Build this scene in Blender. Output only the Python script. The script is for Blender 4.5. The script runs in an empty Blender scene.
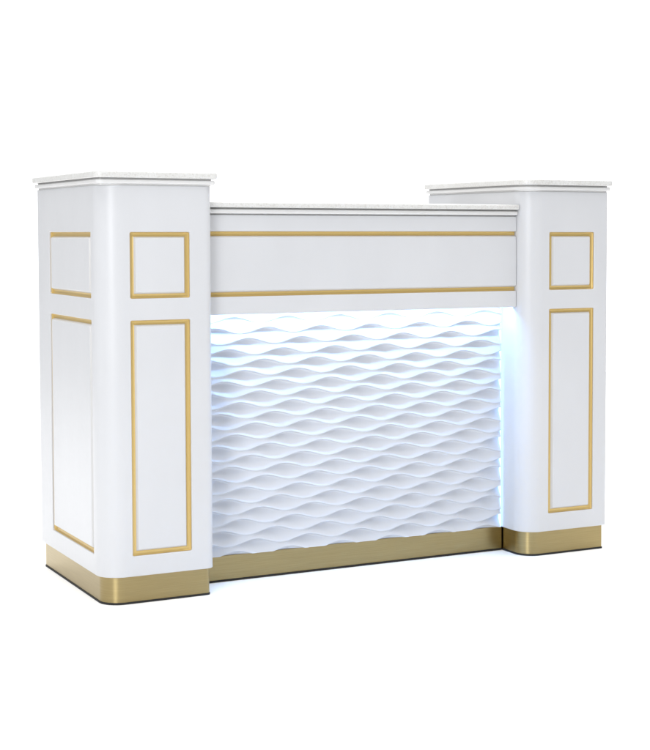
import bpy, bmesh, math
from mathutils import Vector

sc = bpy.context.scene
PI = math.pi

# ------------------------------------------------------------------ camera
cd = bpy.data.cameras.new("camera"); cam = bpy.data.objects.new("camera", cd)
sc.collection.objects.link(cam); sc.camera = cam
cam.location = (-1.1854, -3.7822, 0.9469)
cam.rotation_euler = (PI/2 - 0.0552, 0, -0.5011)
cd.sensor_fit = 'VERTICAL'; cd.sensor_height = 36.0
cd.lens = 1557.93 / 750 * 36
cd.shift_x = (325 - 411.67) / 750
cd.shift_y = (318.59 - 375) / 750
cd.clip_start = 0.05; cd.clip_end = 500

# ------------------------------------------------------------------ light
W_BACK, W_FRONT = 1.8, 0.42
w = bpy.data.worlds.new("World"); sc.world = w; w.use_nodes = True
nt = w.node_tree; N = nt.nodes; L = nt.links
N.clear()
out = N.new('ShaderNodeOutputWorld'); bg = N.new('ShaderNodeBackground')
tc = N.new('ShaderNodeTexCoord'); dot = N.new('ShaderNodeVectorMath'); dot.operation = 'DOT_PRODUCT'
a = math.radians(36)                      # bright lobe added to the world behind the desk, no wall there
dot.inputs[1].default_value = (math.sin(a), math.cos(a), 0.0)
mr = N.new('ShaderNodeMapRange'); mr.interpolation_type = 'SMOOTHSTEP'
mr.inputs['From Min'].default_value = 0.62; mr.inputs['From Max'].default_value = 0.89
mr.inputs['To Min'].default_value = W_FRONT; mr.inputs['To Max'].default_value = W_BACK
L.new(tc.outputs['Generated'], dot.inputs[0]); L.new(dot.outputs['Value'], mr.inputs['Value'])
bg.inputs['Color'].default_value = (0.98, 0.99, 1.0, 1)
L.new(mr.outputs['Result'], bg.inputs['Strength']); L.new(bg.outputs[0], out.inputs[0])

def area(name, loc, target, size, power, col, sy=None):
    d = bpy.data.lights.new(name, 'AREA'); o = bpy.data.objects.new(name, d)
    sc.collection.objects.link(o); o.location = loc
    o.rotation_euler = (Vector(target) - Vector(loc)).to_track_quat('-Z', 'Y').to_euler()
    d.shape = 'RECTANGLE'; d.size = size; d.size_y = sy or size; d.energy = power; d.color = col
    return o
area("overhead_fill", (1.6, 1.6, 4.6), (1.6, 1.6, 0), 9.0, 690, (1, 1, 1))  # unseen light added above to whiten the floor
area("softbox_key", (-2.3, -2.7, 1.7), (0.1, 0.1, 0.7), 1.2, 66, (0.97, 0.985, 1.0), 2.2)

vs = sc.view_settings
sc.display_settings.display_device = 'sRGB'
vs.view_transform = 'Standard'; vs.look = 'None'; vs.exposure = 0.0; vs.gamma = 1.0
sc.cycles.use_denoising = True
sc.cycles.max_bounces = 8
sc.cycles.sample_clamp_indirect = 8

# ------------------------------------------------------------------ materials
def mat(name, col, rough=0.5, metal=0.0, **kw):
    m = bpy.data.materials.new(name); m.use_nodes = True
    n = m.node_tree.nodes; l = m.node_tree.links; p = n['Principled BSDF']
    p.inputs['Base Color'].default_value = (*col, 1)
    p.inputs['Roughness'].default_value = rough; p.inputs['Metallic'].default_value = metal
    for k, v in kw.items(): p.inputs[k.replace('_', ' ')].default_value = v
    return m, n, l, p

def noise(n, l, scale, detail=3, vec=None, stretch=None):
    tx = n.new('ShaderNodeTexNoise'); tx.inputs['Scale'].default_value = scale
    tx.inputs['Detail'].default_value = detail
    g = n.new('ShaderNodeNewGeometry'); mp = n.new('ShaderNodeMapping')
    mp.inputs['Scale'].default_value = stretch or (1, 1, 1)
    l.new(g.outputs['Position'], mp.inputs['Vector']); l.new(mp.outputs[0], tx.inputs['Vector'])
    return tx

def ramp(n, l, src, stops):
    r = n.new('ShaderNodeValToRGB'); e = r.color_ramp.elements
    while len(e) < len(stops): e.new(0.5)
    for el, (p, c) in zip(e, stops): el.position = p; el.color = (*c, 1)
    l.new(src, r.inputs[0]); return r

def bump(n, l, p, src, strength, dist):
    b = n.new('ShaderNodeBump'); b.inputs['Strength'].default_value = strength
    b.inputs['Distance'].default_value = dist
    l.new(src, b.inputs['Height']); l.new(b.outputs[0], p.inputs['Normal'])

def lacquer(name, col, rough):
    m, n, l, p = mat(name, col, rough)
    t = noise(n, l, 5, 4, stretch=(1, 1, .5))
    r = ramp(n, l, t.outputs[0], [(0.3, tuple(c*0.975 for c in col)), (0.7, tuple(c*1.02 for c in col))])
    l.new(r.outputs[0], p.inputs['Base Color'])
    t2 = noise(n, l, 60, 3)
    mr = n.new('ShaderNodeMapRange'); mr.inputs['To Min'].default_value = rough-.05; mr.inputs['To Max'].default_value = rough+.07
    l.new(t2.outputs[0], mr.inputs['Value']); l.new(mr.outputs[0], p.inputs['Roughness'])
    t3 = noise(n, l, 220, 2)
    bump(n, l, p, t3.outputs[0], 0.05, 0.001)
    return m
M_WHITE = lacquer('white_lacquer', (0.568, 0.573, 0.590), 0.34)
M_WAVE = lacquer('white_satin_relief', (0.575, 0.595, 0.64), 0.5)
M_MOULD = lacquer('white_moulding_paint', (0.66, 0.655, 0.65), 0.4)

M_STONE, n, l, p = mat('speckled_white_stone', (0.6, 0.6, 0.58), 0.3)
t = noise(n, l, 260, 5)
r = ramp(n, l, t.outputs[0], [(0.30, (0.54, 0.525, 0.50)), (0.44, (0.63, 0.625, 0.61)), (0.6, (0.67, 0.67, 0.66))])
t2 = noise(n, l, 25, 4); r2 = ramp(n, l, t2.outputs[0], [(0.35, (0.95, 0.945, 0.935)), (0.65, (1, 1, 1))])
mx = n.new('ShaderNodeMix'); mx.data_type = 'RGBA'; mx.blend_type = 'MULTIPLY'; mx.inputs[0].default_value = 1
l.new(r.outputs[0], mx.inputs[6]); l.new(r2.outputs[0], mx.inputs[7]); l.new(mx.outputs[2], p.inputs['Base Color'])

def brass(name, col, rough):
    m, n, l, p = mat(name, col, rough, 1.0)
    t = noise(n, l, 9, 3, stretch=(1, 1, 60))          # fine horizontal brushing
    r = ramp(n, l, t.outputs[0], [(0.3, tuple(c*0.92 for c in col)), (0.7, tuple(c*1.06 for c in col))])
    l.new(r.outputs[0], p.inputs['Base Color'])
    t2 = noise(n, l, 30, 2, stretch=(1, 1, 70))
    bump(n, l, p, t2.outputs[0], 0.15, 0.0004)
    p.inputs['Anisotropic'].default_value = 0.85; p.inputs['Anisotropic Rotation'].default_value = 0.25
    tg = n.new('ShaderNodeTangent'); tg.direction_type = 'RADIAL'; tg.axis = 'Z'
    l.new(tg.outputs[0], p.inputs['Tangent'])
    return m
M_BRASS = brass('brushed_brass', (0.37, 0.29, 0.14), 0.34)
M_GOLD, n, l, p = mat('satin_gold_inlay', (0.62, 0.45, 0.165), 0.35, 0.3)
M_BLACK, n, l, p = mat('black_matte', (0.012, 0.012, 0.012), 0.7)  # plain matte black for the thin strip under each plinth
M_CARCASS = lacquer('carcass_white', (0.6, 0.6, 0.6), 0.5)
M_FLOOR, n, l, p = mat('white_studio_floor', (0.95, 0.95, 0.95), 0.9)
p.inputs['Specular IOR Level'].default_value = 0.1

def emit(name, col, s):
    m = bpy.data.materials.new(name); m.use_nodes = True; n = m.node_tree.nodes; n.clear()
    e = n.new('ShaderNodeEmission'); o = n.new('ShaderNodeOutputMaterial')
    e.inputs[0].default_value = (*col, 1); e.inputs[1].default_value = s
    m.node_tree.links.new(e.outputs[0], o.inputs[0]); return m
M_LED = emit('led_cool_white', (0.27, 0.53, 1.0), 90)
M_LED_SIDE = emit('led_cool_blue', (0.32, 0.56, 1.0), 3.6)

# ------------------------------------------------------------------ helpers
def outline(x0, x1, y0, y1, rad, d=0.0, seg=18):
    """counter-clockwise rounded rectangle; rad = front-left, front-right, back-right, back-left"""
    x0 -= d; x1 += d; y0 -= d; y1 += d
    P = []
    for (cx, cy, sx, sy, a0), r in zip(((x0, y0, 1, 1, PI), (x1, y0, -1, 1, 1.5*PI), (x1, y1, -1, -1, 0), (x0, y1, 1, -1, .5*PI)), rad):
        r = max(r + d, 0.0015)
        ox, oy = cx + sx*r, cy + sy*r
        for i in range(seg+1):
            t = a0 + (PI/2)*i/seg
            P.append((ox + r*math.cos(t), oy + r*math.sin(t)))
    return P

def loft(bm, rings):
    """rings: equal-length lists of 3D points, closed, capped at both ends"""
    V = [[bm.verts.new(p) for p in r] for r in rings]
    n = len(V[0])
    for A, B in zip(V, V[1:]):
        for i in range(n):
            bm.faces.new((A[i], A[(i+1) % n], B[(i+1) % n], B[i]))
    bm.faces.new(V[0][::-1]); bm.faces.new(V[-1])
    return bm

def box(bm, x0, x1, y0, y1, z0, z1, bev=0.0):
    vs_ = [bm.verts.new((x, y, z)) for z in (z0, z1) for x, y in ((x0, y0), (x1, y0), (x1, y1), (x0, y1))]
    for f in ((3, 2, 1, 0), (4, 5, 6, 7), (0, 1, 5, 4), (1, 2, 6, 5), (2, 3, 7, 6), (3, 0, 4, 7)):
        bm.faces.new([vs_[i] for i in f])
    if bev:
        bmesh.ops.bevel(bm, geom=bm.edges[:], offset=bev, segments=2, affect='EDGES', profile=0.5)
    return bm

def finish(me, smooth='curved'):
    bm = bmesh.new(); bm.from_mesh(me)
    bmesh.ops.recalc_face_normals(bm, faces=bm.faces[:])
    for f in bm.faces:
        n = f.normal
        f.smooth = True if smooth == 'all' else (smooth == 'curved' and max(abs(n.x), abs(n.y), abs(n.z)) < 0.9998)
    for e in bm.edges:
        if smooth != 'all' and len(e.link_faces) == 2 and e.calc_face_angle(0) > math.radians(28): e.smooth = False
    bm.to_mesh(me); bm.free()

def obj(name, bm, m, parent=None, smooth='curved', cut=None):
    me = bpy.data.meshes.new(name); bm.to_mesh(me); bm.free()
    xs = [v.co for v in me.vertices]
    org = Vector((sum(f(c.x for c in xs) for f in (min, max))/2, sum(f(c.y for c in xs) for f in (min, max))/2, min(c.z for c in xs)))
    o = bpy.data.objects.new(name, me); sc.collection.objects.link(o)
    if cut is not None:
        cm = bpy.data.meshes.new('cutter'); bmesh.ops.recalc_face_normals(cut, faces=cut.faces[:]); cut.to_mesh(cm); cut.free()
        finish(me, 'none')
        co = bpy.data.objects.new('cutter', cm); sc.collection.objects.link(co)
        mod = o.modifiers.new('b', 'BOOLEAN'); mod.operation = 'DIFFERENCE'; mod.solver = 'EXACT'; mod.object = co
        dg = bpy.context.evaluated_depsgraph_get()
        me2 = bpy.data.meshes.new_from_object(o.evaluated_get(dg))
        o.modifiers.clear(); o.data = me2; me2.name = name
        bpy.data.objects.remove(co); bpy.data.meshes.remove(cm); bpy.data.meshes.remove(me); me = me2
    finish(me, smooth)
    me.transform(__import__('mathutils').Matrix.Translation(-org))
    me.materials.clear(); me.materials.append(m)
    o['worg'] = list(org)
    o.location = org
    if parent is not None:
        o.parent = parent; o.location = org - Vector(parent['worg'])
    return o

# ------------------------------------------------------------------ the setting
bm = bmesh.new()
bmesh.ops.create_circle(bm, cap_ends=True, radius=5.0, segments=96, matrix=__import__('mathutils').Matrix.Translation((1.6, 1.2, 0)))
fl = obj('floor', bm, M_FLOOR, smooth='none'); fl['kind'] = 'structure'

# ------------------------------------------------------------------ dimensions (metres, taken from the photograph)
WL, XR, WR, D = 0.300, 1.259, 0.291, 0.570
XE = XR + WR
ZB, ZP = 0.0665, 0.0717
YF, YW = 0.0475, 0.1232

root = bpy.data.objects.new('reception_desk', None); sc.collection.objects.link(root)
root['worg'] = [XE/2, D/2, 0.0]; root.location = root['worg']
root['label'] = 'white lacquered reception desk with gold trimmed panels, glowing wave relief front and brass plinth'
root['category'] = 'reception desk'

# ------------------------------------------------------------------ pedestals
def pocket_rings(u0, u1, z0, z1, steps, mp, r=0.004):
    """steps: (depth, growth); mp(u, z, depth) -> xyz"""
    return [[mp(u, z, dep) for u, z in outline(u0, u1, z0, z1, [r]*4, g, seg=5)] for dep, g in steps]

COVE = [(0.0042, -0.0003), (0.0072, -0.0010), (0.0092, -0.0030), (0.0098, -0.0065), (0.0094, -0.0100), (0.0082, -0.0116), (0.0108, -0.0116), (0.0108, -0.0003)]
def ring_loft(bm, rings):
    V = [[bm.verts.new(p) for p in r] for r in rings]
    n = len(V[0])
    for A, B in zip(V, V[1:] + V[:1]):
        for i in range(n): bm.faces.new((A[i], A[(i+1) % n], B[(i+1) % n], B[i]))
GD, GW = 0.0110, 0.0155      # groove depth, groove width
def pedestal(x0, x1, brad, crad, faces):
    body = bmesh.new()
    zt = 1.0655
    rings = []
    for d, z in ((-0.0012, ZP), (0, ZP+0.0012), (0, zt-0.001), (-0.001, zt)):
        rings.append([(x, y, z) for x, y in outline(x0, x1, 0, D, brad, d)])
    loft(body, rings)
    cut = bmesh.new()
    for mp, u0, u1, spans in faces:
        for z0, z1 in spans:
            loft(cut, pocket_rings(u0, u1, z0, z1, ((GD, 0), (0.0012, 0), (0.0, 0.0012), (-0.004, 0.0052)), mp))
    p = obj('side_pedestal', body, M_WHITE, root, cut=cut)
    for mp, u0, u1, spans in faces:
        for z0, z1 in spans:
            b = bmesh.new()      # gold plate on the floor of the pocket
            ring_loft(b, pocket_rings(u0, u1, z0, z1, COVE, mp, r=0.004))
            obj('gold_inlay', b, M_GOLD, p)
            b = bmesh.new()      # raised panel inside the groove
            g = -GW
            loft(b, pocket_rings(u0, u1, z0, z1, ((GD-0.0003, g+0.0037), (0.0080, g+0.0037), (0.0022, g+0.0006), (0.0006, g-0.0004), (0.0, g-0.0018)), mp, r=0.006))
            obj('panel', b, M_WHITE, p)
    b = bmesh.new()
    prof = [(-0.003, 1.0657), (-0.003, 1.0693), (0.004, 1.0697), (0.0062, 1.0705), (0.0072, 1.0725), (0.0072, 1.0778), (0.0060, 1.0794), (0.003, 1.0800), (-0.002, 1.0802), (-0.002, 1.0838)]
    loft(b, [[(x, y, z) for x, y in outline(x0, x1, 0, D, crad, d)] for d, z in prof])
    obj('moulding', b, M_MOULD, p)
    b = bmesh.new()
    prof = [(0.0110, 1.0840), (0.0128, 1.0852), (0.0136, 1.0880), (0.0136, 1.0965), (0.0126, 1.0990), (0.0100, 1.1000)]
    loft(b, [[(x, y, z) for x, y in outline(x0, x1, 0, D, crad, d)] for d, z in prof])
    obj('countertop', b, M_STONE, p)
    b = bmesh.new()
    loft(b, [[(x, y, z) for x, y in outline(x0, x1, 0, D, brad, -0.009)] for z in (0.0055, ZP-0.0003)])
    obj('plinth', b, M_BRASS, p)
    b = bmesh.new()
    loft(b, [[(x, y, z) for x, y in outline(x0, x1, 0, D, brad, -0.0075)] for z in (0.0, 0.0052)])
    obj('base_strip', b, M_BLACK, p)
    return p

SP = ((0.7798, 0.9481), (0.1237, 0.7247))
front = lambda u, z, d: (u, d, z)
left = lambda u, z, d: (d, u, z)
right = lambda u, z, d: (XE - d, u, z)
pl = pedestal(0.0, WL, (0.062, 0.020, 0.003, 0.003), (0.008, 0.002, 0.002, 0.002),
         ((front, 0.0782, 0.2375, SP), (left, 0.0765, 0.4541, SP)))
pr = pedestal(XR, XE, (0.062, 0.007, 0.003, 0.003), (0.045, 0.003, 0.002, 0.002),
         ((front, 1.3428, 1.5009, SP), (right, 0.0765, 0.4541, SP)))

# ------------------------------------------------------------------ centre section
e = 0.0006
# fascia: one board whose face is cut by two full-length channels
def fascia_profile():
    y0, y1 = YF, YF + 0.020
    P = [(y1, 0.730), (y0 + 0.001, 0.730), (y0, 0.731)]
    for zc in (0.7854, 0.9422):
        h = 0.0078
        # the long raised panel lies between the channels: its side of each channel is bevelled
        lo = [(y0, zc-h-0.0012), (y0+0.0012, zc-h), (y0+GD, zc-h)]; hi = [(y0+GD, zc+h), (y0+0.0012, zc+h), (y0, zc+h+0.0012)]
        if zc > 0.9: lo = [(y0, zc-h-0.0018), (y0+0.0006, zc-h-0.0004), (y0+0.0022, zc-h+0.0006), (y0+0.0080, zc-h+0.0037), (y0+GD, zc-h+0.0037)]
        else: hi = [(y0+GD, zc+h-0.0037), (y0+0.0080, zc+h-0.0037), (y0+0.0022, zc+h-0.0006), (y0+0.0006, zc+h+0.0004), (y0, zc+h+0.0018)]
        P += lo + hi
    P += [(y0, 0.9922), (y0+0.001, 0.9932), (y1, 0.9932)]
    return P
bm = bmesh.new()
PR = fascia_profile()
loft(bm, [[(x, y, z) for y, z in PR] for x in (WL+e, XR-e)])
fa = obj('fascia', bm, M_WHITE, root, smooth='none')
for zc in (0.7854, 0.9422):
    bm = bmesh.new(); loft(bm, [[(x, YF+dep, zc + (0.0078+g if zc > 0.9 else -0.0078-g)) for dep, g in COVE] for x in (WL+2*e, XR-2*e)])
    obj('gold_inlay', bm, M_GOLD, fa)
bm = bmesh.new(); box(bm, WL+e, XR-e, YF+0.0203, YW+0.030, 0.742, 0.7545)
obj('soffit', bm, M_WHITE, fa, smooth='none')

# moulding and counter slab over the fascia
def band(name, prof, m, parent):
    bm = bmesh.new()
    loft(bm, [[(x, y, z) for y, z in prof] for x in (WL+e, XR-e)])
    return obj(name, bm, m, parent, smooth='curved')
YB = 0.44
ct = band('countertop', [(YF-0.0110, 1.0125), (YB, 1.0125), (YB, 1.0270), (YF-0.0105, 1.0270), (YF-0.0135, 1.0258), (YF-0.0144, 1.0235), (YF-0.0144, 1.0155), (YF-0.0135, 1.0135)], M_STONE, root)
band('moulding', [(YF+0.008, 0.9935), (YB-0.01, 0.9935), (YB-0.01, 1.0123), (YF+0.006, 1.0123), (YF+0.006, 1.0086), (YF-0.0045, 1.0084), (YF-0.0068, 1.0072), (YF-0.0072, 1.0060), (YF-0.0072, 1.0005), (YF-0.0060, 0.9980), (YF-0.003, 0.9968), (YF+0.008, 0.9968)], M_MOULD, ct)

# carcass behind
bm = bmesh.new(); box(bm, WL+e, XR-e, YW+0.032, YB-0.03, ZP+0.001, 0.9930)
obj('cabinet_body', bm, M_CARCASS, root, smooth='none')

# plinth
bm = bmesh.new(); box(bm, WL-0.006, XR+0.006, YW+0.010, YB-0.05, 0.0055, ZP-0.0003, 0.0008)
cp = obj('plinth', bm, M_BRASS, root, smooth='none')
bm = bmesh.new(); box(bm, WL-0.006, XR+0.006, YW+0.0088, YB-0.051, 0.0, 0.0052)
obj('base_strip', bm, M_BLACK, cp, smooth='none')

# wave relief panel: rows of ridges, each row shifted along the one above
def wave_panel():
    PX, ZPITCH, A, SH = 0.158, 0.02895, 0.0084, -0.0573
    x0, x1, z0, z1 = WL+0.0055, XR-0.0055, ZP+0.0006, 0.7415
    NX, NU = 400, 18
    DM = 0.0160
    ridge = lambda k, x: 0.6825 - k*ZPITCH + A*math.cos(2*PI*(x - 0.5060 - SH*k)/PX)
    bm = bmesh.new()
    prev = None
    X = [x0 + (x1-x0)*i/NX for i in range(NX+1)]
    gmax, gmin = ZPITCH + 1.82*A, ZPITCH - 1.82*A
    rows = []
    for k in range(-3, 23):
        for j in range(NU):
            u = (j/NU)**1.5
            row = []
            for x in X:
                a_, b_ = ridge(k, x), ridge(k+1, x)
                g = a_ - b_
                s = 0.5 + 0.5*math.cos(2*PI*(x - 0.5060 - SH*k)/PX + 0.12)   # deepest under each crest peak
                f = 1.05*(1-math.exp(-u/0.035))*(1-u**1.6)
                dep = DM*(0.08 + 0.92*s**1.15)*f
                row.append((x, YW - 0.004 + dep, a_ - u*g))
            rows.append(row)
    V = []
    for row in rows:
        V.append([bm.verts.new((x, y, min(z1, max(z0, z)))) for x, y, z in row])
    for A_, B_ in zip(V, V[1:]):
        for i in range(NX):
            if A_[i].co.z == B_[i].co.z and A_[i+1].co.z == B_[i+1].co.z: continue
            bm.faces.new((A_[i], B_[i], B_[i+1], A_[i+1]))
    loose = [v for v in bm.verts if not v.link_faces]
    bmesh.ops.delete(bm, geom=loose, context='VERTS')
    # thickness: side returns and a back
    yb = YW + 0.0165
    for idx, rev in ((0, False), (NX, True)):
        col = [r[idx] for r in V if r[idx].is_valid and r[idx].link_faces]
        back = [bm.verts.new((v.co.x, yb, v.co.z)) for v in col]
        for q in range(len(col)-1):
            if abs(col[q].co.z - col[q+1].co.z) < 1e-7: continue
            f = (col[q], col[q+1], back[q+1], back[q])
            bm.faces.new(f if rev else f[::-1])
    bmesh.ops.recalc_face_normals(bm, faces=bm.faces[:])
    return bm
bm = wave_panel()
wp = obj('wave_panel', bm, M_WAVE, root, smooth='all')
bm = bmesh.new(); box(bm, WL+0.006, XR-0.006, YW+0.0168, YW+0.0315, ZP+0.001, 0.7415)
obj('backing_board', bm, M_CARCASS, wp, smooth='none')

# led strips: one under the fascia, one down each side of the relief
bm = bmesh.new(); box(bm, WL+0.01, XR-0.01, YF+0.0215, YF+0.0335, 0.7385, 0.7418)
obj('led_strip', bm, M_LED, root, smooth='none')
for xa, xb in ((WL+0.0043, WL+0.0053), (XR-0.0053, XR-0.0043)):
    bm = bmesh.new(); box(bm, xa, xb, YW-0.003, YW+0.011, ZP+0.001, 0.741)
    obj('led_strip', bm, M_LED_SIDE, root, smooth='none')

for o in sc.objects:
    if 'worg' in o: del o['worg']
